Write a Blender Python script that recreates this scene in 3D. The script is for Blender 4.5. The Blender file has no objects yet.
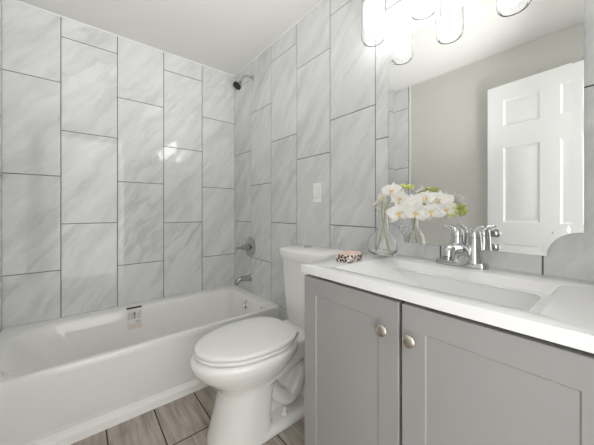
import bpy, bmesh, math, random
from mathutils import Vector, Matrix, Euler
S = bpy.context.scene
COL = S.collection
PI = math.pi

# ------------------------------------------------------------------ camera
cam_d = bpy.data.cameras.new('camera')
cam_d.sensor_width = 36.0
cam_d.sensor_fit = 'HORIZONTAL'
cam_d.lens = 16.134
cam_d.shift_x = 0.00167
cam_d.shift_y = -0.02126
cam_d.clip_start = 0.02
cam = bpy.data.objects.new('camera', cam_d)
COL.objects.link(cam)
cam.location = (2.3173, -1.1421, 1.0499)
cam.rotation_euler = (PI/2, 0, math.radians(140.7907) - PI/2)
S.camera = cam

# ------------------------------------------------------------------ exposure, world, lights
S.view_settings.view_transform = 'Standard'
S.view_settings.look = 'None'
S.view_settings.gamma = 1.0
S.view_settings.use_curve_mapping = False
S.view_settings.exposure = 1.0
S.cycles.max_bounces = 14
S.cycles.diffuse_bounces = 8
S.cycles.glossy_bounces = 6
S.cycles.transmission_bounces = 12
S.cycles.transparent_max_bounces = 12
S.cycles.sample_clamp_indirect = 4.0
S.cycles.use_denoising = True

W = bpy.data.worlds.new('daylight')
S.world = W
W.use_nodes = True
W.node_tree.nodes['Background'].inputs[0].default_value = (1.0, 1.0, 1.0, 1)
W.node_tree.nodes['Background'].inputs[1].default_value = 1.5

LAMP_STRENGTH = 8.0        # the four bulbs of the vanity light
def area(name, loc, rot, sx, sy, power, col=(1, 1, 1)):
    d = bpy.data.lights.new(name, 'AREA')
    d.shape = 'RECTANGLE'; d.size = sx; d.size_y = sy; d.energy = power; d.color = col
    o = bpy.data.objects.new(name, d); COL.objects.link(o)
    o.location = loc; o.rotation_euler = rot
    return o
# added fill spot behind the camera, aimed at the ceiling to brighten the room
sd_ = bpy.data.lights.new('added_bounce_fill', 'SPOT')
sd_.energy = 50; sd_.spot_size = math.radians(76); sd_.spot_blend = 1.0; sd_.shadow_soft_size = 0.06; sd_.color = (1.0, 0.995, 0.99)
fill_spot = bpy.data.objects.new('added_bounce_fill', sd_); COL.objects.link(fill_spot)
fill_spot.location = (2.40, -0.97, 1.12)
fill_spot.rotation_euler = (Vector((0.80, -0.80, 2.316)) - fill_spot.location).to_track_quat('-Z', 'Y').to_euler()

# ------------------------------------------------------------------ helpers
def lin(r, g=None, b=None):
    if g is None: g = b = r
    f = lambda c: (c/12.92 if c <= 0.04045 else ((c+0.055)/1.055)**2.4)
    return (f(r/255), f(g/255), f(b/255), 1)

def mat(name, col=(0.8, 0.8, 0.8, 1), rough=0.5, metal=0.0, **kw):
    m = bpy.data.materials.new(name); m.use_nodes = True
    b = m.node_tree.nodes['Principled BSDF']
    b.inputs['Base Color'].default_value = col
    b.inputs['Roughness'].default_value = rough
    b.inputs['Metallic'].default_value = metal
    for k, v in kw.items(): b.inputs[k.replace('_', ' ')].default_value = v
    return m
class N:
    """tiny node-building shorthand"""
    def __init__(s, m): s.t = m.node_tree; s.b = s.t.nodes['Principled BSDF']
    def n(s, typ, props=None, **ins):
        x = s.t.nodes.new(typ)
        for k, v in (props or {}).items(): setattr(x, k, v)
        for k, v in ins.items():
            k = k.replace('_', ' ')
            key = int(k[1:]) if k[0] == 'i' and k[1:].isdigit() else k
            if hasattr(v, 'is_linked') or isinstance(v, bpy.types.NodeSocket): s.t.links.new(v, x.inputs[key])
            else: x.inputs[key].default_value = v
        return x
    def link(s, a, key): s.t.links.new(a, s.b.inputs[key])
    def ramp(s, fac, stops):
        r = s.t.nodes.new('ShaderNodeValToRGB'); s.t.links.new(fac, r.inputs[0])
        e = r.color_ramp.elements
        while len(e) < len(stops): e.new(0.5)
        for q, (p, c) in zip(e, stops): q.position = p; q.color = c
        return r
    def bump(s, h, strength, dist):
        b = s.n('ShaderNodeBump', None, Strength=strength, Distance=dist, Height=h)
        s.t.links.new(b.outputs[0], s.b.inputs['Normal'])

def ob(name, bm, m, parent=None, smooth=True, angle=35):
    """links a bmesh (in world coordinates) as ONE mesh object"""
    if parent is not None:
        p = parent; off = Vector((0, 0, 0))
        while p is not None:
            off += Vector(p.location); p = p.parent
        bmesh.ops.translate(bm, verts=bm.verts, vec=-off)
    bmesh.ops.recalc_face_normals(bm, faces=bm.faces)
    me = bpy.data.meshes.new(name); 
    if smooth:
        for f in bm.faces: f.smooth = True
        ca = math.radians(angle)
        for e in bm.edges:
            if len(e.link_faces) == 2 and e.calc_face_angle(0) > ca: e.smooth = False
    bm.to_mesh(me); bm.free()
    for x in (m if isinstance(m, (list, tuple)) else [m]): me.materials.append(x)
    o = bpy.data.objects.new(name, me); COL.objects.link(o)
    if parent is not None: o.parent = parent
    return o
def thing(name, label, cat, loc, group=None):
    o = bpy.data.objects.new(name, None); COL.objects.link(o)
    o.location = loc; o.empty_display_size = 0.05
    o['label'] = label; o['category'] = cat
    if group: o['group'] = group
    return o
def tag(o, label, cat, group=None):
    o['label'] = label; o['category'] = cat
    if group: o['group'] = group
    return o
def structure(o, label=None, cat=None):
    o['kind'] = 'structure'
    if label: o['label'] = label
    if cat: o['category'] = cat
    return o

def B(): return bmesh.new()
def box(bm, lo, hi, bev=0, seg=2, mi=0):
    g = bmesh.ops.create_cube(bm, size=1.0)
    vs = g['verts']
    for v in vs:
        v.co = Vector([lo[i] + (v.co[i]+0.5)*(hi[i]-lo[i]) for i in range(3)])
    fs = {f for v in vs for f in v.link_faces}
    for f in fs: f.material_index = mi
    if bev:
        es = list({e for v in vs for e in v.link_edges})
        r = bmesh.ops.bevel(bm, geom=es, offset=bev, segments=seg, affect='EDGES', profile=0.5)
        for f in r['faces']: f.material_index = mi
        vs = list({v for f in list(fs)+r['faces'] if f.is_valid for v in f.verts} | {v for v in vs if v.is_valid})
    return vs
def loft(bm, rings, cap0=True, cap1=True, closed=True):
    R = [[bm.verts.new(p) for p in r] for r in rings]
    n = len(R[0])
    for a, b in zip(R, R[1:]):
        for i in range(n if closed else n-1):
            j = (i+1) % n
            bm.faces.new((a[i], a[j], b[j], b[i]))
    if cap0: bm.faces.new(R[0][::-1])
    if cap1: bm.faces.new(R[-1])
    return [v for r in R for v in r]
def frame_of(d):
    d = Vector(d).normalized()
    u = d.orthogonal().normalized()
    return d, u, d.cross(u)
def lathe(bm, prof, org=(0, 0, 0), axis=(0, 0, 1), seg=32):
    """prof: (radius, height along the axis); radius 0 at an end closes it"""
    d, u, w = frame_of(axis); org = Vector(org)
    rings = []
    for r, h in prof:
        r = max(r, 1e-4)
        rings.append([org + d*h + (u*math.cos(2*PI*k/seg) + w*math.sin(2*PI*k/seg))*r for k in range(seg)])
    return loft(bm, rings)
def smooth_path(pts, k=6):
    pts = [Vector(p) for p in pts]; out = []
    for i in range(len(pts)-1):
        p0 = pts[max(i-1, 0)]; p1 = pts[i]; p2 = pts[i+1]; p3 = pts[min(i+2, len(pts)-1)]
        for j in range(k):
            t = j/k
            out.append(0.5*((2*p1) + (p2-p0)*t + (2*p0-5*p1+4*p2-p3)*t*t + (-p0+3*p1-3*p2+p3)*t**3))
    out.append(pts[-1]); return out
def tube(bm, pts, rad, seg=16, flat=1.0, side=None, curve=True, k=6):
    """rad: one radius or one per given point; flat scales the section's second axis"""
    n0 = len(pts)
    P = smooth_path(pts, k) if curve else [Vector(p) for p in pts]
    if not isinstance(rad, (list, tuple)): rad = [rad]*n0
    rings = []; prev = None
    for i, p in enumerate(P):
        t = (P[min(i+1, len(P)-1)] - P[max(i-1, 0)]).normalized()
        if side is not None: u = (Vector(side) - t*t.dot(Vector(side))).normalized()
        elif prev is None: u = t.orthogonal().normalized()
        else: u = (prev - t*t.dot(prev)).normalized()
        prev = u; w = t.cross(u)
        q = i/(len(P)-1)*(n0-1); a = min(int(q), n0-2); f = q-a
        r = rad[a]*(1-f) + rad[a+1]*f
        rings.append([p + (u*math.cos(2*PI*j/seg) + w*math.sin(2*PI*j/seg)*flat)*r for j in range(seg)])
    return loft(bm, rings)
def sphere(bm, c, r, seg=16, rings=10, sc=(1, 1, 1)):
    g = bmesh.ops.create_uvsphere(bm, u_segments=seg, v_segments=rings, radius=r)
    for v in g['verts']: v.co = Vector((v.co.x*sc[0], v.co.y*sc[1], v.co.z*sc[2])) + Vector(c)
    return g['verts']
def rrect(x0, x1, y0, y1, z, r, k=8):
    """rounded rectangle ring; r is one radius or four (x1y1, x0y1, x0y0, x1y0)"""
    if not isinstance(r, (list, tuple)): r = [r]*4
    out = []
    for (cx, cy, sx, sy, a0), q in zip(((x1, y1, -1, -1, 0), (x0, y1, 1, -1, 90), (x0, y0, 1, 1, 180), (x1, y0, -1, 1, 270)), r):
        for j in range(k+1):
            a = math.radians(a0 + 90*j/k)
            out.append(Vector((cx + sx*q + q*math.cos(a), cy + sy*q + q*math.sin(a), z)))
    return out
def remesh(o, vox, smooth_iter=6):
    m = o.modifiers.new('r', 'REMESH'); m.mode = 'VOXEL'; m.voxel_size = vox; m.use_smooth_shade = True
    s = o.modifiers.new('s', 'SMOOTH'); s.factor = 0.5; s.iterations = smooth_iter
    dg = bpy.context.evaluated_depsgraph_get(); dg.update()
    me = bpy.data.meshes.new_from_object(o.evaluated_get(dg))
    o.modifiers.clear(); old = o.data; o.data = me; bpy.data.meshes.remove(old)
    for p in me.polygons: p.use_smooth = True

# ------------------------------------------------------------------ materials
def marble(name):
    m = mat(name, rough=0.03, Specular_IOR_Level=0.5); k = N(m)
    uv = k.n('ShaderNodeTexCoord').outputs['UV']
    mp = k.n('ShaderNodeMapping', None, Vector=uv, Rotation=(0, 0, math.radians(-52)))
    warp = k.n('ShaderNodeTexNoise', None, Vector=mp.outputs[0], Scale=3.2, Detail=4.0, Roughness=0.6)
    wv = k.n('ShaderNodeVectorMath', {'operation': 'MULTIPLY_ADD'}, i0=warp.outputs['Color'], i1=(0.15, 0.15, 0), i2=mp.outputs[0])
    st = k.n('ShaderNodeMapping', None, Vector=wv.outputs[0], Scale=(1.4, 6.5, 1))
    cloud = k.n('ShaderNodeTexNoise', None, Vector=st.outputs[0], Scale=1.5, Detail=7.0, Roughness=0.62)
    vein = k.n('ShaderNodeTexNoise', None, Vector=st.outputs[0], Scale=1.0, Detail=5.0, Roughness=0.55)
    d = k.n('ShaderNodeMath', {'operation': 'SUBTRACT'}, i0=vein.outputs[0], i1=0.5)
    a = k.n('ShaderNodeMath', {'operation': 'ABSOLUTE'}, i0=d.outputs[0])
    vr = k.ramp(a.outputs[0], [(0.0, (0.0, 0, 0, 1)), (0.05, (1, 1, 1, 1))])
    base = k.ramp(cloud.outputs[0], [(0.28, lin(200, 201, 201)), (0.5, lin(217, 218, 218)), (0.72, lin(228, 229, 229))])
    gl = k.n('ShaderNodeTexNoise', None, Vector=mp.outputs[0], Scale=2.0, Detail=2.0)
    gm = k.n('ShaderNodeMapRange', None, i0=gl.outputs[0], i1=0.42, i2=0.68, i3=0.06, i4=0.42)
    inv = k.n('ShaderNodeMath', {'operation': 'SUBTRACT'}, i0=1.0, i1=vr.outputs[0])
    fac = k.n('ShaderNodeMath', {'operation': 'MULTIPLY'}, i0=inv.outputs[0], i1=gm.outputs[0])
    mx = k.n('ShaderNodeMix', {'data_type': 'RGBA'}, i0=fac.outputs[0], i6=base.outputs[0], i7=lin(170, 171, 171))
    k.link(mx.outputs[2], 'Base Color')
    return m
M_tile = marble('grey_marble_tile')
M_grout = mat('grey_grout', lin(104, 104, 102), 0.9)
def planks():
    m = mat('wood_look_floor_tile', rough=0.38); k = N(m)
    uv = k.n('ShaderNodeTexCoord').outputs['UV']
    mp = k.n('ShaderNodeMapping', None, Vector=uv, Scale=(2.2, 26, 1))
    g = k.n('ShaderNodeTexNoise', None, Vector=mp.outputs[0], Scale=1.6, Detail=7.0, Roughness=0.62, Distortion=0.5)
    c = k.n('ShaderNodeTexNoise', None, Vector=uv, Scale=6.0, Detail=3.0)
    mix = k.n('ShaderNodeMath', {'operation': 'MULTIPLY_ADD'}, i0=c.outputs[0], i1=0.55, i2=g.outputs[0])
    r = k.ramp(mix.outputs[0], [(0.45, lin(124, 114, 104)), (0.72, lin(162, 152, 141)), (1.0, lin(193, 184, 174))])
    k.link(r.outputs[0], 'Base Color'); k.bump(g.outputs[0], 0.12, 0.002)
    return m
M_floor = planks()
M_fgrout = mat('dark_floor_grout', lin(66, 60, 55), 0.9)
def paint(name, c, rough=0.55, b=0.05):
    m = mat(name, c, rough); k = N(m)
    t = k.n('ShaderNodeTexCoord').outputs['Object']
    n = k.n('ShaderNodeTexNoise', None, Vector=t, Scale=220.0, Detail=2.0)
    k.bump(n.outputs[0], b, 0.001)
    return m
M_ceil = paint('white_ceiling_paint', lin(226, 225, 222), 0.7)
M_wall = paint('greige_wall_paint', lin(205, 204, 198), 0.6)
M_trim = mat('white_trim_paint', lin(240, 240, 238), 0.35)
M_caulk = mat('white_caulk', lin(238, 238, 235), 0.6)
M_door = mat('white_door_paint', lin(242, 242, 241), 0.35)
M_porc = mat('white_vitreous_china', lin(240, 239, 236), 0.08, 0, Coat_Weight=0.5, Coat_Roughness=0.03)
M_seat = mat('white_seat_plastic', lin(242, 241, 239), 0.22)
M_tub = mat('white_tub_enamel', lin(238, 237, 234), 0.1, 0, Coat_Weight=0.4, Coat_Roughness=0.04)
M_top = mat('white_cultured_marble', lin(240, 240, 240), 0.14, 0, Coat_Weight=0.3, Coat_Roughness=0.05)
M_cab = paint('grey_cabinet_paint', lin(158, 157, 155), 0.42, 0.03)
M_dark = mat('dark_gap_shade_and_split', lin(60, 59, 57), 0.8)  # dark tone for painted shade under the countertop and for the button joint
M_chrome = mat('polished_chrome', (0.66, 0.665, 0.67, 1), 0.06, 1.0)
M_chrome_d = mat('dark_reflection_chrome', (0.45, 0.45, 0.45, 1), 0.14, 1.0)  # darker chrome copy; dark reflections are put into its base colour
M_nickel = mat('brushed_nickel', lin(205, 198, 188), 0.27, 1.0)
M_black = mat('black_rubber_nozzles', lin(38, 38, 40), 0.5)
M_mirror = mat('mirror_silver', (0.93, 0.94, 0.935, 1), 0.0, 1.0)
M_glass = mat('clear_glass', (1, 1, 1, 1), 0.0, 0, Transmission_Weight=1.0, IOR=1.45)
M_shade = mat('frosty_clear_shade_glass', (1, 1, 1, 1), 0.0, 0, Transmission_Weight=1.0, IOR=1.2)
M_sw = mat('white_switch_plastic', lin(244, 243, 240), 0.3)
def emit(name, col, s):
    m = bpy.data.materials.new(name); m.use_nodes = True; t = m.node_tree
    t.nodes.remove(t.nodes['Principled BSDF'])
    e = t.nodes.new('ShaderNodeEmission'); e.inputs[0].default_value = col; e.inputs[1].default_value = s
    t.links.new(e.outputs[0], t.nodes['Material Output'].inputs[0]); return m
M_bulb = emit('frosted_lit_bulb', (1.0, 0.99, 0.97, 1), LAMP_STRENGTH)

# ------------------------------------------------------------------ room shell
RX, RY, RZ = 2.46, -1.494, 2.316       # room: x 0..RX, y RY..0, z 0..RZ
TW, TH, G = 0.3082, 0.6126, 0.0042
rnd = random.Random(7)
def tiled(name, origin, udir, ndir, length, height, seams, tile_to=None, widths=TW, mirror=1):
    """tiled wall: grout/painted slab behind, one bevelled face per tile; per-tile UV offset for the veining"""
    bm = B(); uvl = bm.loops.layers.uv.new('UVMap')
    o, u, n = Vector(origin), Vector(udir), Vector(ndir); z = Vector((0, 0, 1))
    tile_to = tile_to or length
    def quad(a, b, c, d, mi, uvs=None):
        f = bm.faces.new([bm.verts.new(p) for p in (a, b, c, d)]); f.material_index = mi
        if uvs:
            for l, q in zip(f.loops, uvs): l[uvl].uv = q
        return f
    def slab(u0, u1, front, back, mi):
        A = [o + u*p + n*q + z*r for r in (0, height) for q in (back, front) for p in (u0, u1)]
        vs = [bm.verts.new(p) for p in A]
        for ix in ((0, 1, 3, 2), (4, 6, 7, 5), (0, 4, 5, 1), (2, 3, 7, 6), (0, 2, 6, 4), (1, 5, 7, 3)):
            bm.faces.new([vs[i] for i in ix]).material_index = mi
    slab(-0.1 if True else 0, tile_to, -0.0016, -0.1, 1)
    if tile_to < length: slab(tile_to, length + 0.1, -0.004, -0.1, 2)
    ci = 0; x = 0.0
    while x < tile_to - 0.01:
        x1 = min(x + widths, tile_to)
        s = seams[min(ci, len(seams)-1)]
        zs = s - TH*math.ceil(s/TH)
        while zs < height:
            a0, a1 = x + (G/2 if x > 0 else 0), x1 - (G/2 if x1 < tile_to else 0)
            b0, b1 = max(zs + G/2, 0), min(zs + TH - G/2, height)
            if b1 - b0 > 0.01:
                ox, oy = rnd.uniform(0, 40), rnd.uniform(0, 40); fl = rnd.choice((1, 1, 1, -1))
                P = lambda p, q, dpt: o + u*p + z*q + n*dpt
                e = 0.0009
                U = lambda p, q: (ox + mirror*fl*(p-x), oy + fl*(q-zs))
                inn = [(a0+e, b0+e), (a1-e, b0+e), (a1-e, b1-e), (a0+e, b1-e)]
                out = [(a0, b0), (a1, b0), (a1, b1), (a0, b1)]
                quad(*[P(p, q, 0) for p, q in inn], 0, [U(p, q) for p, q in inn])
                for i in range(4):
                    j = (i+1) % 4
                    quad(P(*out[i], -0.002), P(*out[j], -0.002), P(*inn[j], 0), P(*inn[i], 0), 0, [U(*out[i]), U(*out[j]), U(*inn[j]), U(*inn[i])])
            zs += TH
        x = x1; ci += 1
    me = bpy.data.meshes.new(name)
    # orient all quads towards the room
    for f in bm.faces:
        f.normal_update()
        if f.material_index == 0 and f.normal.dot(n) < 0: f.normal_flip()
    bm.to_mesh(me); bm.free()
    me.materials.append(M_tile); me.materials.append(M_grout); me.materials.append(M_wall)
    ow = bpy.data.objects.new(name, me); COL.objects.link(ow); return ow
structure(tiled('wall_back', (0, 0, 0), (0, -1, 0), (1, 0, 0), -RY, RZ, [1.862, 2.171, 1.869, 2.183, 1.882], mirror=-1),
          'grey marble-look tiled wall along the length of the bathtub', 'wall')
structure(tiled('wall_right', (0, 0, 0), (1, 0, 0), (0, -1, 0), RX, RZ, [1.558, 1.870, 2.180, 2.0016, 2.187, 2.011, 2.187, 2.02]),
          'grey marble-look tiled wall behind toilet, vanity and mirror', 'wall')
structure(tiled('wall_left', (0, RY, 0), (1, 0, 0), (0, 1, 0), RX, RZ, [1.862, 2.171, 2.097, 2.17], tile_to=0.939),
          'wall at foot of the tub, tiled then painted greige, seen in mirror', 'wall')
# doorway wall behind the camera
bm = B()
DY0, DY1, DZ = -1.37, -0.60, 2.05
box(bm, (RX, RY-0.1, 0), (RX+0.1, DY0, RZ)); box(bm, (RX, DY1, 0), (RX+0.1, 0.1, RZ)); box(bm, (RX, DY0, DZ), (RX+0.1, DY1, RZ))
structure(ob('wall_front', bm, M_wall, smooth=False), 'greige painted wall with the doorway', 'wall')
bm = B()
box(bm, (RX-0.012, DY0-0.06, 0), (RX, DY0, DZ+0.06), 0.003); box(bm, (RX-0.012, DY1, 0), (RX, DY1+0.06, DZ+0.06), 0.003)
box(bm, (RX-0.012, DY0, DZ), (RX, DY1, DZ+0.06), 0.003)
structure(ob('trim_1', bm, M_trim), 'white casing round the doorway', 'trim')
bm = B(); box(bm, (-0.1, RY-0.1, RZ), (RX+0.1, 0.1, RZ+0.1))
structure(ob('ceiling', bm, M_ceil, smooth=False), 'flat white painted ceiling', 'ceiling')
bm = B()
box(bm, (0, RY, RZ-0.006), (0.006, 0, RZ)); box(bm, (0.006, -0.006, RZ-0.006), (RX, 0, RZ))
structure(ob('trim_2', bm, M_caulk, smooth=False), 'white caulk bead along the top of the tiles', 'trim')
bm = B(); box(bm, (0.939, RY-0.003, 0.0), (0.949, RY+0.003, RZ), 0.001)
structure(ob('trim_3', bm, M_trim), 'pale metal edge strip where the tiles end, seen in mirror', 'trim')
bm = B(); box(bm, (0.95, RY-0.004, 0), (RX, RY+0.012, 0.09), 0.003)
structure(ob('baseboard_left', bm, M_trim), 'white baseboard', 'baseboard')
# floor of wood-look planks
def floor():
    bm = B(); uvl = bm.loops.layers.uv.new('UVMap')
    box(bm, (-0.1, RY-0.1, -0.1), (RX+0.6, 0.1, -0.0015), mi=1)
    y = -0.006 ; row = 0
    edges = [-1.6+0.0, -1.453, -1.247, -1.041, -0.836, -0.630, -0.424, -0.218, -0.012, 0.0]
    offs = [0.3, 0.55, 0.5, 0.47, 1.05, 0.45, 0.44, 0.78, 0.3, 0.6]
    L = 0.61
    for (ya, yb), of in zip(zip(edges, edges[1:]), offs):
        x = of - 2*L
        while x < RX+0.5:
            a0, a1, b0, b1 = max(x+0.003, 0), min(x+L-0.003, RX+0.6), ya+0.003, yb-0.003
            if a1 > a0 and b1 > b0:
                ox, oy = rnd.uniform(0, 30), rnd.uniform(0, 30)
                f = bm.faces.new([bm.verts.new(p) for p in ((a0, b0, 0), (a1, b0, 0), (a1, b1, 0), (a0, b1, 0))])
                for l in f.loops: l[uvl].uv = (l.vert.co.x-x+ox, l.vert.co.y-ya+oy)
            x += L
    o = ob('floor', bm, [M_floor, M_fgrout], smooth=False)
    return o
structure(floor(), 'floor of taupe wood-look plank tiles', 'floor')

# ------------------------------------------------------------------ open door (seen in the mirror)
dw, dh, dt = 0.75, 2.022, 0.035
drx, dry = 2.366, -1.357
door = bpy.data.objects.new('door_1', None); COL.objects.link(door)
structure(door, 'white six-panel door standing open, seen in the mirror', 'door')
def door_parts():
    # local frame: x from free edge (0) to hinge (dw), front face at y=0 facing +y
    bm = B()
    # slab with six recessed, raised-field panels on its front
    st, mu = 0.105, 0.105
    pw = (dw - 2*st - mu)/2
    rows = [(0.20, 0.79), (0.955, 1.535), (1.70, 1.905)]
    xs = [0, st, st+pw, st+pw+mu, st+2*pw+mu, dw]
    zs = [0.008] + [q for r in rows for q in r] + [dh]
    for i in range(5):
        for j in range(len(zs)-1):
            x0, x1, z0, z1 = xs[i], xs[i+1], zs[j], zs[j+1]
            if i in (1, 3) and j in (1, 3, 5):
                ring = lambda e, y: [Vector((x0+e, y, z0+e)), Vector((x1-e, y, z0+e)), Vector((x1-e, y, z1-e)), Vector((x0+e, y, z1-e))]
                loft(bm, [ring(0, 0), ring(0.012, -0.009), ring(0.022, -0.009), ring(0.05, -0.002)], cap0=False)
            else:
                bm.faces.new([bm.verts.new(p) for p in ((x0, 0, z0), (x1, 0, z0), (x1, 0, z1), (x0, 0, z1))])
    A = [(0, 0), (dw, 0), (dw, -dt), (0, -dt)]
    lo = [bm.verts.new((p[0], p[1], 0.008)) for p in A]; hi = [bm.verts.new((p[0], p[1], dh)) for p in A]
    for i, j in ((1, 2), (2, 3), (3, 0)): bm.faces.new((lo[i], lo[j], hi[j], hi[i]))
    bm.faces.new(lo); bm.faces.new(hi)
    bmesh.ops.remove_doubles(bm, verts=bm.verts, dist=1e-5)
    ob('door_leaf', bm, M_door, door, angle=20)
    bm = B()
    lathe(bm, [(0, 0), (0.032, 0), (0.032, 0.004), (0.028, 0.009), (0.013, 0.012), (0.011, 0.03), (0.02, 0.038), (0.0275, 0.05), (0.027, 0.06), (0.02, 0.068), (0, 0.071)], (0.06, 0, 0.865), (0, 1, 0))
    ob('door_knob', bm, M_chrome_d, door)
    bm = B()
    for zc in (0.25, 1.0, 1.78): tube(bm, [(dw+0.004, 0.004, zc-0.045), (dw+0.004, 0.004, zc+0.045)], 0.006, 10, curve=False)
    ob('hinge', bm, M_nickel, door)
door_parts()
door.location = (1.626, -1.437, 0)
door.rotation_euler = (0, 0, math.radians(6.0))

# ------------------------------------------------------------------ bathtub
tub = thing('bathtub', 'white alcove bathtub with plain apron along the tiled walls', 'bathtub', (0.37, -0.75, 0))
tx0, tx1, ty0, ty1, tz = 0.002, 0.735, RY+0.003, -0.003, 0.348
bm = B()
kk = 10
def tr(x0, x1, y0, y1, z, r): return rrect(x0, x1, y0, y1, z, r, kk)
rings = [
    tr(tx0, tx1, ty0, ty1, tz-0.03, 0.004),
    tr(tx0, tx1, ty0, ty1, tz-0.012, 0.004),
    tr(tx0, tx1-0.003, ty0, ty1, tz-0.003, 0.006),
    tr(tx0+0.002, tx1-0.011, ty0, ty1, tz, 0.008),
    tr(0.085, tx1-0.030, ty0+0.06, ty1-0.075, tz, [0.10, 0.10, 0.17, 0.14]),
    tr(0.094, tx1-0.038, ty0+0.068, ty1-0.083, tz-0.004, [0.10, 0.10, 0.17, 0.14]),
    tr(0.102, tx1-0.047, ty0+0.080, ty1-0.090, tz-0.016, [0.10, 0.10, 0.17, 0.14]),
    tr(0.112, tx1-0.064, ty0+0.120, ty1-0.100, tz-0.08, [0.10, 0.10, 0.17, 0.14]),
    tr(0.128, tx1-0.080, ty0+0.190, ty1-0.118, tz-0.18, [0.10, 0.10, 0.16, 0.14]),
    tr(0.142, tx1-0.094, ty0+0.250, ty1-0.135, tz-0.255, [0.10, 0.10, 0.16, 0.14]),
    tr(0.165, tx1-0.118, ty0+0.290, ty1-0.160, tz-0.288, [0.09, 0.09, 0.14, 0.12]),
    tr(0.21, tx1-0.165, ty0+0.36, ty1-0.21, tz-0.30, [0.07, 0.07, 0.10, 0.09]),
]
loft(bm, rings, cap0=False)
# apron: profile swept along y
prof = [(tx1, tz-0.03), (tx1-0.001, tz-0.05), (tx1-0.004, 0.085), (tx1-0.008, 0.068), (tx1-0.016, 0.056), (tx1-0.017, 0.050), (tx1+0.010, 0.040), (tx1+0.017, 0.035), (tx1+0.022, 0.0), (tx1-0.10, 0.0), (tx1-0.10, tz-0.03)]
loft(bm, [[Vector((x, y, z)) for x, z in prof] for y in (ty0, ty1)])
ob('tub_shell', bm, M_tub, tub, angle=40)
bm = B()
lathe(bm, [(0, 0), (0.034, 0), (0.036, 0.003), (0.033, 0.009), (0.018, 0.013), (0, 0.014)], (0.405, -0.0985, 0.287), (0, -1, 0.20))
tube(bm, [(0.405, -0.112, 0.292), (0.405, -0.125, 0.276), (0.405, -0.128, 0.262)], [0.006, 0.007, 0.005], 10)
ob('overflow_cover', bm, M_chrome, tub)
bm = B(); lathe(bm, [(0, -0.002), (0.035, 0), (0.034, 0.004), (0.02, 0.006), (0, 0.005)], (0.40, -0.33, 0.049))
ob('drain', bm, M_chrome, tub)
# warning sticker on the inner back side
def sticker():
    root = None
    def P(s, t):   # s along y (0..1), t downwards (0..1): bends from the rolled rim down the inner side
        y = -0.880 + 0.094*s
        path = [(0.072, 0.3482), (0.0845, 0.3482), (0.0945, 0.3450), (0.1027, 0.3325), (0.1132, 0.268), (0.1250, 0.193)]
        Ls = [math.dist(a, b) for a, b in zip(path, path[1:])]; q = t*sum(Ls); i = 0
        while i < len(Ls)-1 and q > Ls[i]: q -= Ls[i]; i += 1
        f = q/Ls[i]
        x = path[i][0]*(1-f)+path[i+1][0]*f; z = path[i][1]*(1-f)+path[i+1][1]*f
        return x, y, z
    def sheet(s0, s1, t0, t1, lift, bm=None):
        bm = bm or B()
        n = 7; rows = []
        for a in range(n):
            t = t0 + (t1-t0)*a/(n-1)
            rows.append([Vector(P(s, t)) + Vector((lift, 0, lift*0.15)) for s in (s0, s1)])
        vs = [[bm.verts.new(p) for p in r] for r in rows]
        for a, b in zip(vs, vs[1:]): bm.faces.new((a[0], a[1], b[1], b[0]))
        return bm
    tl = 0.95
    st = ob('warning_sticker', sheet(0, 1, 0.03, tl, 0.0012), mat('sticker_paper', lin(228, 226, 222), 0.5), tub)
    st['label'] = 'white paper warning sticker with dark header'
    ob('header_bar', sheet(0.0, 1.0, 0.04, 0.155, 0.0022), mat('sticker_dark_print', lin(72, 50, 46), 0.6), st)
    bm = B()
    r = random.Random(3)
    for t in (0.30, 0.345, 0.39, 0.435, 0.48, 0.525):
        s = 0.08
        while s < 0.92:
            l = r.uniform(0.06, 0.2)
            if not (0.42 < s < 0.6): sheet(s, min(s+l, 0.92), t, t+0.016, 0.0018, bm)
            s += l + 0.05
    for t in (0.64, 0.685):
        sheet(0.55, 0.9, t, t+0.018, 0.0018, bm)
    ob('printed_text', bm, mat('sticker_grey_print', lin(140, 137, 134), 0.6), st)
    bm = B(); sheet(0.46, 0.55, 0.28, 0.56, 0.0018, bm); sheet(0.42, 0.59, 0.33, 0.40, 0.0018, bm)
    ob('figure_pictogram', bm, mat('sticker_figure_print', lin(150, 146, 143), 0.6), st)
    bm = B(); sheet(0.04, 0.96, 0.73, 0.93, 0.0017, bm)
    ob('tinted_panel', bm, mat('sticker_tinted_print', lin(222, 208, 198), 0.6), st)
sticker()

# ------------------------------------------------------------------ shower fittings
CXS = 0.332
sh = thing('wall_shower', 'chrome shower head with dark face on bent arm near ceiling', 'shower', (CXS, 0, 2.165))
bm = B(); lathe(bm, [(0, 0), (0.030, 0), (0.031, 0.003), (0.024, 0.010), (0.012, 0.014), (0, 0.014)], (CXS, 0, 2.165), (0, -1, 0))
ob('wall_flange', bm, M_chrome, sh)
bm = B(); tube(bm, [(CXS, 0, 2.165), (CXS, -0.04, 2.172), (CXS, -0.080, 2.158), (CXS, -0.104, 2.122), (CXS, -0.110, 2.098)], 0.0085, 14)
ob('shower_arm', bm, M_chrome, sh)
hd = Vector((0.10, -0.62, -0.78)).normalized(); hp = Vector((CXS, -0.109, 2.105))
bm = B(); lathe(bm, [(0, 0), (0.012, 0), (0.015, 0.012), (0.013, 0.022), (0.02, 0.034), (0.034, 0.046), (0.038, 0.053), (0.037, 0.061), (0, 0.061)], hp, hd)
hb = ob('spray_head', bm, M_chrome_d, sh)
bm = B(); lathe(bm, [(0, 0), (0.0345, 0), (0.0335, 0.003), (0.02, 0.0045), (0, 0.005)], hp + hd*0.061, hd)
_, hu, hw = frame_of(hd)
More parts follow.
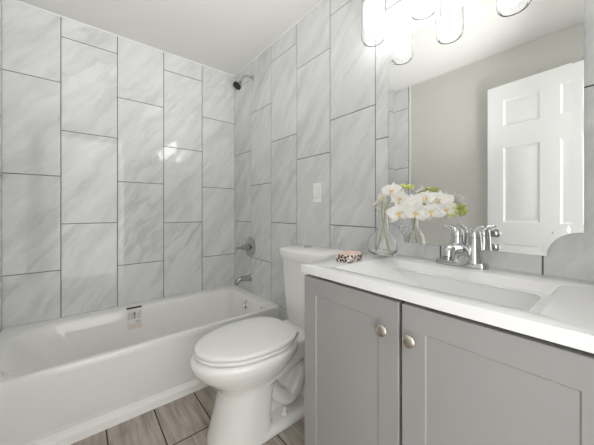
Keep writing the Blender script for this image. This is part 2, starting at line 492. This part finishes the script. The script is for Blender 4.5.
for rr, cnt in ((0.012, 6), (0.022, 12), (0.031, 18)):
    for k in range(cnt):
        a = 2*PI*k/cnt
        lathe(bm, [(0.0016, 0), (0.0013, 0.003), (0, 0.0032)], hp + hd*0.065 + (hu*math.cos(a) + hw*math.sin(a))*rr, hd, 6)
f = ob('spray_face', bm, M_black, hb); f['label'] = 'dark nozzle face'

va = thing('shower_valve', 'round chrome shower valve plate with lever handle on tiled wall', 'shower valve', (0.298, 0, 0.732))
bm = B(); lathe(bm, [(0, 0), (0.086, 0), (0.087, 0.003), (0.082, 0.008), (0.060, 0.015), (0.034, 0.020), (0, 0.021)], (0.298, 0, 0.732), (0, -1, 0), 48)
ob('escutcheon', bm, mat('escutcheon_chrome', (0.5, 0.5, 0.51, 1), 0.10, 1.0), va)
bm = B(); lathe(bm, [(0, 0), (0.028, 0), (0.027, 0.022), (0.024, 0.034), (0.024, 0.052), (0.018, 0.060), (0, 0.062)], (0.298, -0.018, 0.732), (0, -1, 0))
hnd = ob('handle_hub', bm, M_chrome_d, va)
bm = B(); tube(bm, [(0.298, -0.066, 0.732), (0.283, -0.080, 0.730), (0.258, -0.092, 0.725), (0.236, -0.096, 0.723)], [0.013, 0.013, 0.010, 0.008], 14)
ob('lever', bm, M_chrome_d, hnd)
for dx, dz in ((-0.05, -0.05), (0.05, -0.05)):
    bm = B(); lathe(bm, [(0, 0), (0.006, 0), (0.005, 0.003), (0, 0.0035)], (0.298+dx, -0.0125, 0.732+dz), (0, -1, 0), 12)
    ob('screw', bm, M_chrome_d, va)

sp = thing('tub_spout', 'chrome tub spout on tiled wall above tub end', 'tub spout', (0.304, 0, 0.475))
bm = B()
lathe(bm, [(0, 0), (0.033, 0), (0.034, 0.004), (0.031, 0.010), (0.028, 0.012), (0, 0.012)], (0.304, 0, 0.470), (0, -1, 0))
ob('spout_collar', bm, M_chrome, sp)
bm = B()
tube(bm, [(0.304, -0.006, 0.470), (0.304, -0.05, 0.471), (0.304, -0.090, 0.469), (0.304, -0.116, 0.461), (0.304, -0.128, 0.447), (0.304, -0.131, 0.434)],
     [0.026, 0.024, 0.022, 0.020, 0.018, 0.016], 20)
ob('spout_body', bm, M_chrome_d, sp)
bm = B(); lathe(bm, [(0, 0), (0.013, 0), (0.012, 0.004), (0, 0.004)], (0.304, -0.131, 0.4345), (0, 0, -1), 16)
ob('outlet', bm, M_black, sp)

# ------------------------------------------------------------------ toilet
TX = 1.163
to = thing('toilet', 'white two-piece toilet with closed lid between tub and vanity', 'toilet', (TX, -0.4, 0))
def egg(yf, yb, hw, z, yc=None, n=48, ef=2.0, eb=2.6):
    """egg outline: ellipse towards the front (yf), squarer towards the back (yb)"""
    yc = yb + (yf-yb)*0.45 if yc is None else yc
    out = []
    for k in range(n):
        a = 2*PI*k/n; c, s = math.cos(a), math.sin(a)
        e = ef if s < 0 else eb
        x = math.copysign(abs(c)**(2/e), c)*hw
        y = yc + (math.copysign(abs(s)**(2/e), s))*((yc-yf) if s < 0 else (yb-yc))
        out.append(Vector((TX+x, y, z)))
    return out
bm = B()
loft(bm, [egg(-0.702, -0.43, 0.140, 0.0, eb=5), egg(-0.694, -0.43, 0.137, 0.03, eb=5), egg(-0.668, -0.43, 0.131, 0.12, eb=5), egg(-0.652, -0.42, 0.128, 0.20, eb=5),
          egg(-0.654, -0.40, 0.129, 0.235, eb=4), egg(-0.674, -0.37, 0.136, 0.262), egg(-0.712, -0.33, 0.155, 0.292), egg(-0.748, -0.29, 0.176, 0.325),
          egg(-0.768, -0.265, 0.190, 0.356), egg(-0.774, -0.255, 0.194, 0.378), egg(-0.772, -0.255, 0.193, 0.391), egg(-0.762, -0.262, 0.186, 0.401)])
# rear foot flange
loft(bm, [egg(-0.62, -0.115, 0.142, 0.0, eb=5, ef=4), egg(-0.62, -0.115, 0.140, 0.024, eb=5, ef=4), egg(-0.60, -0.125, 0.124, 0.044, eb=5, ef=4)])
# trapway: bulges out at both sides behind the column
for sx in (-1, 1):
    tube(bm, [(TX+sx*0.050, -0.42, 0.20), (TX+sx*0.066, -0.37, 0.13), (TX+sx*0.074, -0.31, 0.10), (TX+sx*0.076, -0.255, 0.145), (TX+sx*0.070, -0.205, 0.215), (TX+sx*0.062, -0.16, 0.20), (TX+sx*0.060, -0.15, 0.10), (TX+sx*0.060, -0.15, 0.02)],
         [0.034, 0.036, 0.038, 0.037, 0.036, 0.038, 0.044, 0.05], 18)
box(bm, (TX-0.045, -0.47, 0.02), (TX+0.045, -0.14, 0.25), 0.02)
# underside running back from the bowl to the tank deck
loft(bm, [[Vector((TX+sx*w, y, z)) for sx, z in ((-1, z0), (-1, z1), (1, z1), (1, z0))] for y, w, z0, z1 in
          ((-0.47, 0.135, 0.245, 0.39), (-0.36, 0.135, 0.262, 0.392), (-0.26, 0.135, 0.295, 0.392), (-0.15, 0.125, 0.318, 0.392), (-0.035, 0.12, 0.325, 0.392))])
bowl = ob('bowl', bm, M_porc, to)
remesh(bowl, 0.006, 8)
for sx in (-1, 1):
    bm = B(); c = (TX+sx*0.100, -0.355, 0.040)
    lathe(bm, [(0, 0), (0.017, 0), (0.016, 0.008), (0.011, 0.014), (0.011, 0.034), (0.008, 0.039), (0, 0.04)], c, (0, 0, 1), 16)
    ob('bolt_cap', bm, M_seat, to)
def slab_egg(bm, a, z0, z1, r, inner=None):
    yf, yb, hw, eb = a
    E = lambda d, z: egg(yf+d, yb-d, hw-d, z, eb=eb, n=64)
    if inner is None:
        loft(bm, [E(r, z0), E(r*0.3, z0+r*0.3), E(0, z0+r), E(0, z1-r), E(r*0.3, z1-r*0.3), E(r, z1), E(r*3.5, z1+0.0025), E(0.09, z1+0.006)])
    else:
        I = lambda d, z: egg(inner[0]-d, inner[1]+d, inner[2]+d, z, n=64)
        rg = [E(r, z0), E(0, z0+r), E(0, z1-r), E(r, z1), I(r, z1), I(0, z1-r), I(0, z0+r), I(r, z0), E(r, z0)]
        loft(bm, rg, False, False); bmesh.ops.remove_doubles(bm, verts=bm.verts, dist=1e-6)
bm = B(); slab_egg(bm, (-0.754, -0.278, 0.183, 2.7), 0.4035, 0.4195, 0.005, (-0.69, -0.36, 0.115))
ob('seat_ring', bm, M_seat, to)
bm = B(); slab_egg(bm, (-0.754, -0.270, 0.182, 2.9), 0.4225, 0.440, 0.006)
ob('seat_lid', bm, M_seat, to)
for sx in (-1, 1):
    bm = B(); box(bm, (TX+sx*0.07-0.020, -0.285, 0.396), (TX+sx*0.07+0.020, -0.252, 0.420), 0.007, 3)
    ob('seat_hinge', bm, M_seat, to)
def tankring(hw, yf, yb, z, bow, r, n=12):
    """rectangle with a front that bows out"""
    pts = rrect(TX-hw, TX+hw, yf, yb, z, [0.012, 0.012, r, r], 6)
    out = []
    # refine the straight front by adding points between the two front corners
    front_i = 6+1+6+1+6   # end of corner x0y0
    for i, p in enumerate(pts):
        out.append(p)
        if i == front_i:
            a, b = p, pts[i+1]
            for k in range(1, n): out.append(a.lerp(b, k/n))
    for p in out:
        t = (p.x-TX)/hw
        w = max(0, (yb-p.y)/(yb-yf))
        p.y -= bow*(1-t*t)*w
    return out
bm = B()
loft(bm, [tankring(0.128, -0.165, -0.02, 0.392, 0.018, 0.04), tankring(0.140, -0.172, -0.018, 0.405, 0.02, 0.045), tankring(0.164, -0.174, -0.016, 0.56, 0.026, 0.045), tankring(0.187, -0.175, -0.015, 0.762, 0.032, 0.045)])
ob('tank', bm, M_porc, to, angle=50)
bm = B()
T = lambda d, z: tankring(0.202-d, -0.188+d, -0.004-d*0.5, z, 0.036, 0.05)
loft(bm, [T(0.010, 0.763), T(0.002, 0.766), T(0, 0.772), T(0, 0.810), T(0.004, 0.818), T(0.014, 0.824), T(0.05, 0.831), T(0.085, 0.833)])
ob('tank_lid', bm, M_porc, to, angle=50)
bm = B()
vs = lathe(bm, [(0, 0), (0.026, 0), (0.026, 0.004), (0.023, 0.006), (0, 0.0062)], (TX, -0.105, 0.8315), (0, 0, 1), 32)
fb = ob('flush_button', bm, M_chrome, to)
bm = B(); box(bm, (TX-0.001, -0.13, 0.8377), (TX+0.001, -0.08, 0.8382)); ob('button_split', bm, M_dark, fb)

# ------------------------------------------------------------------ vanity cabinet
VX0, VX1, VY = 1.558, 2.336, -0.462
vc = thing('vanity_cabinet', 'light grey two-door shaker vanity cabinet under the sink top', 'cabinet', ((VX0+VX1)/2, -0.23, 0))
bm = B()
t_ = 0.016
box(bm, (VX0, VY, 0.09), (VX0+t_, -0.004, 0.806)); box(bm, (VX1-t_, VY, 0.09), (VX1, -0.004, 0.806))
box(bm, (VX0+t_, VY+0.001, 0.09), (VX1-t_, -0.004, 0.106)); box(bm, (VX0+t_, -0.014, 0.106), (VX1-t_, -0.004, 0.806))
box(bm, (VX0+t_, VY+0.001, 0.725), (VX1-t_, VY+0.013, 0.790)); box(bm, (1.926, VY+0.001, 0.106), (1.966, VY+0.013, 0.725))
box(bm, (VX0+0.004, VY+0.06, 0.0), (VX1-0.004, VY+0.076, 0.09)); box(bm, (VX0+0.004, VY+0.076, 0.0), (VX0+0.02, -0.004, 0.09)); box(bm, (VX1-0.02, VY+0.076, 0.0), (VX1-0.004, -0.004, 0.09))
ob('cabinet_body', bm, M_cab, vc)
bm = B(); box(bm, (VX0+0.012, VY+0.022, 0.760), (VX1-0.012, VY+0.03, 0.815))
ob('gap_shade_strip', bm, M_dark, vc)  # added dark strip; shade under the countertop is put into its colour
def shaker(x0, x1, kx):
    z0, z1, yf, yb = 0.098, 0.8035, -0.4825, VY-0.0005
    fr, rec = 0.061, 0.0032
    bm = B()
    R = lambda e, y: [Vector((x0+e, y, z0+e)), Vector((x1-e, y, z0+e)), Vector((x1-e, y, z1-e)), Vector((x0+e, y, z1-e))]
    loft(bm, [R(0, yb), R(0, yf+0.0015), R(0.0015, yf), R(fr, yf), R(fr+0.0025, yf+rec)], cap0=True, cap1=True)
    d = ob('door', bm, M_cab, vc, angle=20)
    bm = B()
    lathe(bm, [(0, 0), (0.009, 0), (0.0085, 0.003), (0.006, 0.006), (0.006, 0.009), (0.013, 0.012), (0.0168, 0.0155), (0.0168, 0.018), (0.0145, 0.0205), (0.008, 0.022), (0, 0.0223)], (kx, yf, 0.7185), (0, -1, 0), 32)
    k = ob('knob', bm, M_nickel, d); k['label'] = 'brushed nickel round knob'
    return d
shaker(VX0+0.001, 1.9405, 1.8985); shaker(1.9495, VX1-0.001, 1.976)

# ------------------------------------------------------------------ vanity top with integrated sink
vt = thing('vanity_countertop', 'glossy white vanity countertop with molded rectangular sink', 'countertop', (1.95, -0.25, 0.8155))
CX0, CX1, CYF, CYB, CZT, CZB = 1.546, 2.348, -0.492, -0.0015, 0.845, 0.8155
bm = B()
rr = lambda x0, x1, y0, y1, z, r: rrect(x0, x1, y0, y1, z, r, 6)
loft(bm, [rr(1.72, 2.18, -0.40, -0.16, CZB, 0.03), rr(CX0, CX1, CYF, CYB, CZB, 0.004), rr(CX0, CX1, CYF, CYB, CZT-0.004, 0.004), rr(CX0+0.001, CX1-0.001, CYF+0.001, CYB-0.001, CZT-0.001, 0.004), rr(CX0+0.004, CX1-0.004, CYF+0.004, CYB-0.003, CZT, 0.005),
          rr(1.665, 2.215, -0.440, -0.118, CZT, 0.012), rr(1.669, 2.211, -0.436, -0.122, CZT-0.0015, 0.010), rr(1.674, 2.207, -0.432, -0.126, CZT-0.005, 0.009),
          rr(1.835, 2.160, -0.412, -0.146, CZT-0.078, 0.018), rr(1.855, 2.145, -0.395, -0.162, CZT-0.090, 0.026), rr(1.92, 2.0, -0.32, -0.23, CZT-0.096, 0.03)], cap0=False)
top = ob('sink_slab', bm, M_top, vt, angle=40)
bm = B()
loft(bm, [rr(1.72, 2.18, -0.41, -0.15, CZB+0.0, 0.03), rr(1.76, 2.16, -0.40, -0.155, CZT-0.105, 0.03)], cap0=False)
ob('basin_underside', bm, M_top, vt)
bm = B(); lathe(bm, [(0, 0), (0.024, 0), (0.023, 0.003), (0.014, 0.004), (0, 0.003)], (1.96, -0.275, CZT-0.0965))
ob('sink_drain', bm, M_chrome, vt)

# ------------------------------------------------------------------ faucet
FX, FY = 1.957, -0.055
fa = thing('faucet', 'chrome centerset faucet with two lever handles behind the sink', 'faucet', (FX, FY, CZT))
bm = B()
loft(bm, [rr(FX-0.100, FX+0.072, FY-0.027, FY+0.027, CZT+0.0002, 0.022), rr(FX-0.100, FX+0.072, FY-0.027, FY+0.027, CZT+0.014, 0.022), rr(FX-0.098, FX+0.070, FY-0.025, FY+0.025, CZT+0.019, 0.021), rr(FX-0.070, FX+0.058, FY-0.018, FY+0.018, CZT+0.023, 0.016)])
ob('base_plate', bm, M_chrome, fa)
bm = B()
tube(bm, [(FX, FY+0.002, CZT+0.016), (FX, FY-0.022, CZT+0.050), (FX, FY-0.062, CZT+0.070), (FX, FY-0.110, CZT+0.076), (FX, FY-0.142, CZT+0.070), (FX, FY-0.152, CZT+0.050)],
     [0.030, 0.025, 0.020, 0.0175, 0.0165, 0.0150], 20, side=(1, 0, 0))
spo = ob('spout', bm, M_chrome, fa)
bm = B(); lathe(bm, [(0, 0), (0.014, 0), (0.014, 0.010), (0.011, 0.012), (0, 0.010)], (FX, FY-0.153, CZT+0.051), (0, -0.15, -1), 20)
ob('aerator', bm, M_chrome_d, spo)
for hx, sgn in ((FX-0.027, -1), (FX+0.027, 1)):
    bm = B()
    lathe(bm, [(0, 0), (0.031, 0), (0.0305, 0.006), (0.0275, 0.030), (0.0245, 0.060), (0.0225, 0.088), (0, 0.088)], (hx, FY, CZT+0.018), (0, 0, 1), 28)
    hb_ = ob('handle_body', bm, M_chrome, fa)
    bm = B()
    lathe(bm, [(0, 0.089), (0.0222, 0.0895), (0.0228, 0.094), (0.0205, 0.107), (0.014, 0.116), (0, 0.120)], (hx, FY, CZT+0.018), (0, 0, 1), 28)
    tube(bm, [(hx-sgn*0.006, FY, CZT+0.116), (hx+sgn*0.006, FY-0.003, CZT+0.131), (hx+sgn*0.019, FY-0.006, CZT+0.141), (hx+sgn*0.038, FY-0.010, CZT+0.147)], [0.020, 0.018, 0.013, 0.008], 16, flat=0.65, side=(0, 1, 0))
    ob('lever', bm, M_chrome, hb_)
bm = B(); tube(bm, [(FX+0.004, FY+0.022, CZT+0.016), (FX+0.004, FY+0.022, CZT+0.085)], 0.0028, 10, curve=False); sphere(bm, (FX+0.004, FY+0.022, CZT+0.088), 0.006)
ob('lift_rod', bm, M_chrome, fa)

# ------------------------------------------------------------------ mirror
mi = thing('mirror', 'large frameless wall mirror with scooped corners above the vanity', 'mirror', (1.93, 0, 1.367))
def notched(x0, x1, z0, z1, r, y, k=12):
    out = []
    for cx, cz, a0 in ((x0, z0, 90), (x1, z0, 180), (x1, z1, 270), (x0, z1, 360)):
        for j in range(k+1):
            a = math.radians(a0 - 90*j/k)
            out.append(Vector((cx + r*math.cos(a), y, cz + r*math.sin(a))))
    return out
mx0, mx1, mz0, mz1 = 1.616, 2.247, 0.905, 1.829
bm = B()
def inset_notched(d, y):
    return notched_in(d, y)
def notched_in(d, y, r=0.079, k=12):
    # offset of the notched outline by d: same centres, larger scoop radius, straight sides moved in
    out = []
    for cx, cz, sx, sz, a0 in ((mx0, mz0, 1, 1, 90), (mx1, mz0, -1, 1, 180), (mx1, mz1, -1, -1, 270), (mx0, mz1, 1, -1, 360)):
        R = r + d; a_in = math.degrees(math.asin(d/R))
        for j in range(k+1):
            a = math.radians(a0 - a_in - (90-2*a_in)*j/k)
            out.append(Vector((cx + R*math.cos(a), y, cz + R*math.sin(a))))
    return out
loft(bm, [notched_in(0, -0.0003), notched_in(0, -0.0050)], cap0=True, cap1=False)
ob('mirror_edge', bm, mat('green_glass_edge', lin(150, 160, 156), 0.2), mi, smooth=False)
bm = B()
loft(bm, [notched_in(0, -0.0050), notched_in(0.024, -0.0041)], cap0=False, cap1=True)
ob('mirror_glass', bm, M_mirror, mi, smooth=False)

# ------------------------------------------------------------------ vanity light over the mirror
LY, LZ = -0.125, 1.800
lx = [1.617, 1.839, 2.061, 2.283]
vl = thing('vanity_light', 'four-light vanity fixture with clear glass shades above mirror', 'light fixture', (1.95, 0, 2.10))
bm = B(); box(bm, (1.60, -0.028, 2.095), (2.30, -0.0005, 2.165), 0.006, 3)
ob('backplate', bm, M_chrome, vl)
for x in lx:
    bm = B()
    tube(bm, [(x, -0.02, 2.13), (x, -0.07, 2.135), (x, -0.11, 2.12), (x, LY, 2.085), (x, LY, 2.045)], 0.008, 12)
    lathe(bm, [(0, 0.0), (0.026, 0.0), (0.026, 0.03), (0.015, 0.045), (0, 0.047)], (x, LY, 2.002), (0, 0, 1), 28)
    arm = ob('lamp_arm', bm, M_chrome, vl)
    # clear outer glass: open at the bottom, walls of real thickness
    bm = B()
    o_ = [(0.0275, 0.205), (0.045, 0.203), (0.0535, 0.195), (0.0545, 0.18), (0.0535, 0.05), (0.0530, 0.022), (0.050, 0.010), (0.044, 0.002), (0.040, 0.0)]
    i_ = [(r-0.0035, h+0.001) for r, h in o_[::-1]]
    i_[-1] = (0.0275, 0.2015); i_[-2] = (0.043, 0.1995); i_[-3] = (0.050, 0.193); i_[0] = (0.038, 0.002)
    prof = o_ + i_
    d, u, w = frame_of((0, 0, 1))
    loft(bm, [[Vector((x, LY, LZ)) + d*h + (u*math.cos(2*PI*k/40) + w*math.sin(2*PI*k/40))*r for k in range(40)] for r, h in prof + [prof[0]]], False, False)
    bmesh.ops.remove_doubles(bm, verts=bm.verts, dist=1e-6)
    sd = ob('glass_shade', bm, M_shade, vl, angle=60)
    bm = B()
    lathe(bm, [(0, 0.018), (0.012, 0.020), (0.024, 0.034), (0.037, 0.056), (0.041, 0.075), (0.041, 0.165), (0.034, 0.182), (0.026, 0.192), (0, 0.1925)], (x, LY, LZ), (0, 0, 1), 32)
    fr_ = ob('frosted_bulb', bm, M_bulb, sd); fr_['label'] = 'glowing white frosted bulb'

# ------------------------------------------------------------------ light switch
sw = thing('light_switch', 'white rocker switch plate on tiled wall above the toilet tank', 'light switch', (1.128, 0, 1.155))
bm = B(); box(bm, (1.092, -0.0075, 1.094), (1.164, -0.0002, 1.216), 0.0028, 3)
pl = ob('cover_plate', bm, M_sw, sw)
bm = B()
loft(bm, [[Vector((x, y, z)) for x, z in ((1.1112, z0), (1.1448, z0), (1.1448, z1), (1.1112, z1))] for y, z0, z1 in ((-0.0072, 1.121, 1.189), (-0.0095, 1.1215, 1.1885), (-0.0115, 1.124, 1.186))])
ob('rocker', bm, M_sw, sw, angle=20)
bm = B(); box(bm, (1.1095, -0.0079, 1.1195), (1.1465, -0.0073, 1.1905)); ob('rocker_gap', bm, mat('switch_shadow_gap', lin(190, 189, 186), 0.5), sw)
for z in (1.105, 1.205):
    bm = B(); lathe(bm, [(0, 0), (0.0035, 0), (0.003, 0.001), (0, 0.0012)], (1.128, -0.0073, z), (0, -1, 0), 12); ob('screw', bm, M_sw, sw)

# ------------------------------------------------------------------ glass vase
VC = Vector((1.668, -0.135, CZT))
vs_ = thing('glass_vase', 'clear round-bellied glass bottle vase beside the sink', 'vase', VC)
bm = B()
outer = [(0.030, 0.0003), (0.040, 0.003), (0.051, 0.014), (0.0585, 0.030), (0.0612, 0.048), (0.0605, 0.064), (0.056, 0.080), (0.047, 0.095), (0.036, 0.106), (0.0285, 0.114), (0.0255, 0.126), (0.0248, 0.150), (0.0250, 0.190), (0.0275, 0.205)]
inner = [(max(r-0.0022, 0.02), h) for r, h in outer[::-1]]
inner[-1] = (0.012, 0.012); inner[-2] = (0.033, 0.0135); inner[-3] = (0.049, 0.022)
lathe(bm, [(0, 0.0006)] + outer + inner + [(0, 0.0115)], VC, (0, 0, 1), 48)
ob('vase_glass', bm, M_glass, vs_, angle=70)

# ------------------------------------------------------------------ orchid stems
def petal_mat():
    m = mat('white_orchid_petal', lin(250, 249, 247), 0.55); k = N(m)
    tr_ = k.n('ShaderNodeBsdfTranslucent', None, Color=lin(250, 250, 246))
    ms = k.n('ShaderNodeMixShader', None, i0=0.42, i1=k.b.outputs[0], i2=tr_.outputs[0])
    k.t.links.new(ms.outputs[0], k.t.nodes['Material Output'].inputs[0])
    return m
M_petal = petal_mat()
M_lip = mat('yellow_orchid_lip', lin(232, 208, 140), 0.5)
M_bud = mat('yellow_green_orchid_bud', lin(206, 214, 120), 0.5)
M_stem = mat('green_orchid_stem', lin(172, 180, 108), 0.5)
def petal(bm, mtx, L, Wd, cup, n=6):
    rows = []
    for i in range(n+1):
        t = i/n
        w = Wd*(math.sin(PI*min(1, 0.08+t*0.92)**0.8))*0.5 if t < 1 else Wd*0.06
        row = []
        for j in range(5):
            s = j/2-1
            y = L*t
            z = cup*L*(0.35*t - 0.55*t*t) + 0.10*Wd*(s*s) - 0.015*L*math.cos(3*s+5*t)
            row.append(mtx @ Vector((w*s, y, z)))
        rows.append([bm.verts.new(p) for p in row])
    for a, b in zip(rows, rows[1:]):
        for j in range(4): bm.faces.new((a[j], a[j+1], b[j+1], b[j]))
prng = random.Random(11)
def blossom(parent, c, face, size, roll=0):
    c = Vector(c); f = Vector(face).normalized()
    up = (Vector((0, 0, 1)) - f*f.z).normalized(); right = up.cross(f)
    base = Matrix((right, up, f)).transposed().to_4x4()
    base = Matrix.Translation(c) @ base @ Matrix.Rotation(math.radians(roll), 4, 'Z')
    bm = B()
    for ang, L, Wd, lift in ((0, 0.5, 0.32, -0.02), (125, 0.48, 0.30, -0.02), (-125, 0.48, 0.30, -0.02), (72, 0.52, 0.58, 0.03), (-72, 0.52, 0.58, 0.03)):
        m = base @ Matrix.Rotation(math.radians(ang+prng.uniform(-6, 6)), 4, 'Z') @ Matrix.Translation((0, 0, lift*size)) @ Matrix.Rotation(math.radians(prng.uniform(2, 16)), 4, 'X')
        petal(bm, m, L*size, Wd*size, 0.4)
    o = ob('blossom', bm, M_petal, parent, angle=80)
    sol = o.modifiers.new('thickness', 'SOLIDIFY'); sol.thickness = 0.0008; sol.offset = 0
    ss = o.modifiers.new('round', 'SUBSURF'); ss.levels = 1; ss.render_levels = 1
    bm = B()
    ty = [(0, 0, 0.0), (0, -0.03, 0.07), (0, -0.11, 0.11), (0, -0.19, 0.08)]
    tube(bm, [base @ (Vector(p)*size) for p in ty], [0.025*size, 0.036*size, 0.034*size, 0.012*size], 10)
    for s in (-1, 1):
        tube(bm, [base @ (Vector(p)*size) for p in ((0, -0.02, 0.04), (s*0.07, 0.0, 0.09), (s*0.09, 0.05, 0.12))], [0.03*size, 0.035*size, 0.012*size], 8)
    sphere(bm, base @ Vector((0, 0.035*size, 0.06*size)), 0.035*size, 10, 6)
    l = ob('lip', bm, M_lip, o)
    return o
def bud(parent, c, d, r):
    bm = B(); lathe(bm, [(0, -1.2*r), (0.55*r, -0.95*r), (0.95*r, -0.2*r), (0.9*r, 0.3*r), (0.5*r, 0.95*r), (0, 1.25*r)], c, d, 12)
    return ob('bud', bm, M_bud, parent)
def spray(label, path, flowers, buds, foot):
    st = thing('orchid_stem', label, 'flower', foot, 'orchid stems in the glass vase')
    bm = B(); tube(bm, path, [0.0028]*(len(path)-1)+[0.0012], 8)
    P = smooth_path(path, 12)
    def near(c):
        return min(P, key=lambda p: (p-Vector(c)).length)
    for c, f, s, r in flowers:
        fv = Vector(f).normalized(); q = Vector(c) - fv*0.006
        n = near(c); tube(bm, [n, (n+q)/2 - fv*0.006, q], [0.0016, 0.0013, 0.0013], 6)
    for c, d, r in buds:
        n = near(c); tube(bm, [n, Vector(c)], [0.0013, 0.001], 6, curve=False)
    ob('stalk', bm, M_stem, st)
    for c, f, s, r in flowers: blossom(st, c, f, s, r)
    for c, d, r in buds: bud(st, c, d, r)
    return st
Vb = VC
spray('longer orchid stem arching right toward the faucet with white blossoms and green tip buds',
      [(1.634, -0.137, 0.861), (1.658, -0.136, 0.93), (1.676, -0.137, 1.00), (1.686, -0.137, 1.06), (1.712, -0.133, 1.095), (1.760, -0.122, 1.090), (1.815, -0.100, 1.075), (1.860, -0.072, 1.062), (1.896, -0.056, 1.054)],
      [((1.752, -0.152, 1.035), (0.4, -0.9, 0.05), 0.096, 12), ((1.812, -0.132, 1.036), (0.45, -0.88, 0.0), 0.092, -8), ((1.800, -0.125, 1.076), (0.3, -0.9, 0.3), 0.085, 20), ((1.856, -0.106, 1.042), (0.55, -0.8, 0.05), 0.090, 10),
       ((1.874, -0.086, 1.086), (0.5, -0.8, 0.3), 0.086, -16), ((1.898, -0.076, 1.050), (0.75, -0.6, 0.1), 0.080, 8), ((1.836, -0.104, 1.090), (0.2, -0.85, 0.4), 0.082, -5), ((1.782, -0.140, 1.060), (0.2, -0.9, 0.2), 0.078, 25), ((1.893, -0.066, 1.083), (0.7, -0.6, 0.4), 0.07, 15)],
      [((1.908, -0.054, 1.046), (1, -0.1, -0.3), 0.009), ((1.914, -0.057, 1.056), (1, -0.2, 0.3), 0.008), ((1.916, -0.053, 1.037), (0.8, -0.2, -0.6), 0.0085), ((1.925, -0.055, 1.046), (1, 0, -0.2), 0.0075), ((1.906, -0.050, 1.064), (0.6, 0.2, 0.7), 0.0075), ((1.905, -0.058, 1.030), (0.6, 0.1, -0.9), 0.0075), ((1.919, -0.050, 1.066), (0.8, 0.1, 0.5), 0.007)],
      (1.634, -0.137, 0.861))
spray('shorter orchid stem leaning left over the vase rim with one drooping side blossom',
      [(1.706, -0.133, 0.862), (1.682, -0.132, 0.93), (1.668, -0.131, 1.00), (1.662, -0.130, 1.06), (1.672, -0.128, 1.105), (1.700, -0.124, 1.130), (1.735, -0.118, 1.140), (1.762, -0.114, 1.140)],
      [((1.652, -0.152, 1.070), (-0.5, -0.5, 0.7), 0.085, -14), ((1.676, -0.136, 1.100), (-0.3, -0.85, 0.3), 0.080, 10), ((1.716, -0.140, 1.126), (0.1, -0.9, 0.35), 0.088, 0), ((1.747, -0.132, 1.094), (0.3, -0.9, 0.15), 0.086, -15)],
      [((1.762, -0.118, 1.142), (0.7, 0, 0.7), 0.008), ((1.775, -0.118, 1.146), (0.8, 0, 0.5), 0.0075), ((1.785, -0.114, 1.136), (1, 0, 0.1), 0.0075), ((1.752, -0.114, 1.150), (0.2, 0, 1), 0.007), ((1.742, -0.118, 1.148), (0.1, -0.3, 1), 0.007), ((1.792, -0.116, 1.146), (1, 0, 0.3), 0.006)],
      (1.706, -0.133, 0.862))

# ------------------------------------------------------------------ leopard-print box on the counter
def leopard():
    m = mat('leopard_print', rough=0.35); k = N(m)
    t = k.n('ShaderNodeTexCoord').outputs['Object']
    nz = k.n('ShaderNodeTexNoise', None, Vector=t, Scale=60.0)
    wv = k.n('ShaderNodeVectorMath', {'operation': 'MULTIPLY_ADD'}, i0=nz.outputs['Color'], i1=(0.006, 0.006, 0.006), i2=t)
    v = k.n('ShaderNodeTexVoronoi', None, Vector=wv.outputs[0], Scale=95.0)
    r = k.ramp(v.outputs['Distance'], [(0.0, lin(196, 150, 118)), (0.2, lin(176, 124, 98)), (0.24, lin(52, 36, 31)), (0.52, lin(56, 40, 34)), (0.56, lin(238, 228, 218))])
    k.link(r.outputs[0], 'Base Color'); return m
M_leo = leopard()
lb = thing('trinket_box', 'small leopard-print box with pink frilled top on countertop corner', 'box', (1.622, -0.297, CZT))
rot = Matrix.Translation((1.622, -0.297, CZT)) @ Matrix.Rotation(math.radians(11), 4, 'Z')
bm = B(); box(bm, (-0.031, -0.052, 0.0003), (0.031, 0.052, 0.029), 0.004, 3); bmesh.ops.transform(bm, matrix=rot, verts=bm.verts)
ob('box_body', bm, M_leo, lb)
bm = B()
for q in range(5):
    for w in range(7):
        c = rot @ Vector((-0.022+0.011*q, -0.042+0.014*w, 0.0292))
        lathe(bm, [(0.0045, 0), (0.006, 0.002), (0.0055, 0.0045), (0.002, 0.006), (0, 0.0055)], c, (prng.uniform(-.3, .3), prng.uniform(-.3, .3), 1), 8)
tp = ob('frilled_top', bm, mat('pale_pink_frill', lin(226, 200, 190), 0.6), lb)
tp['label'] = 'pale pink frilled top'
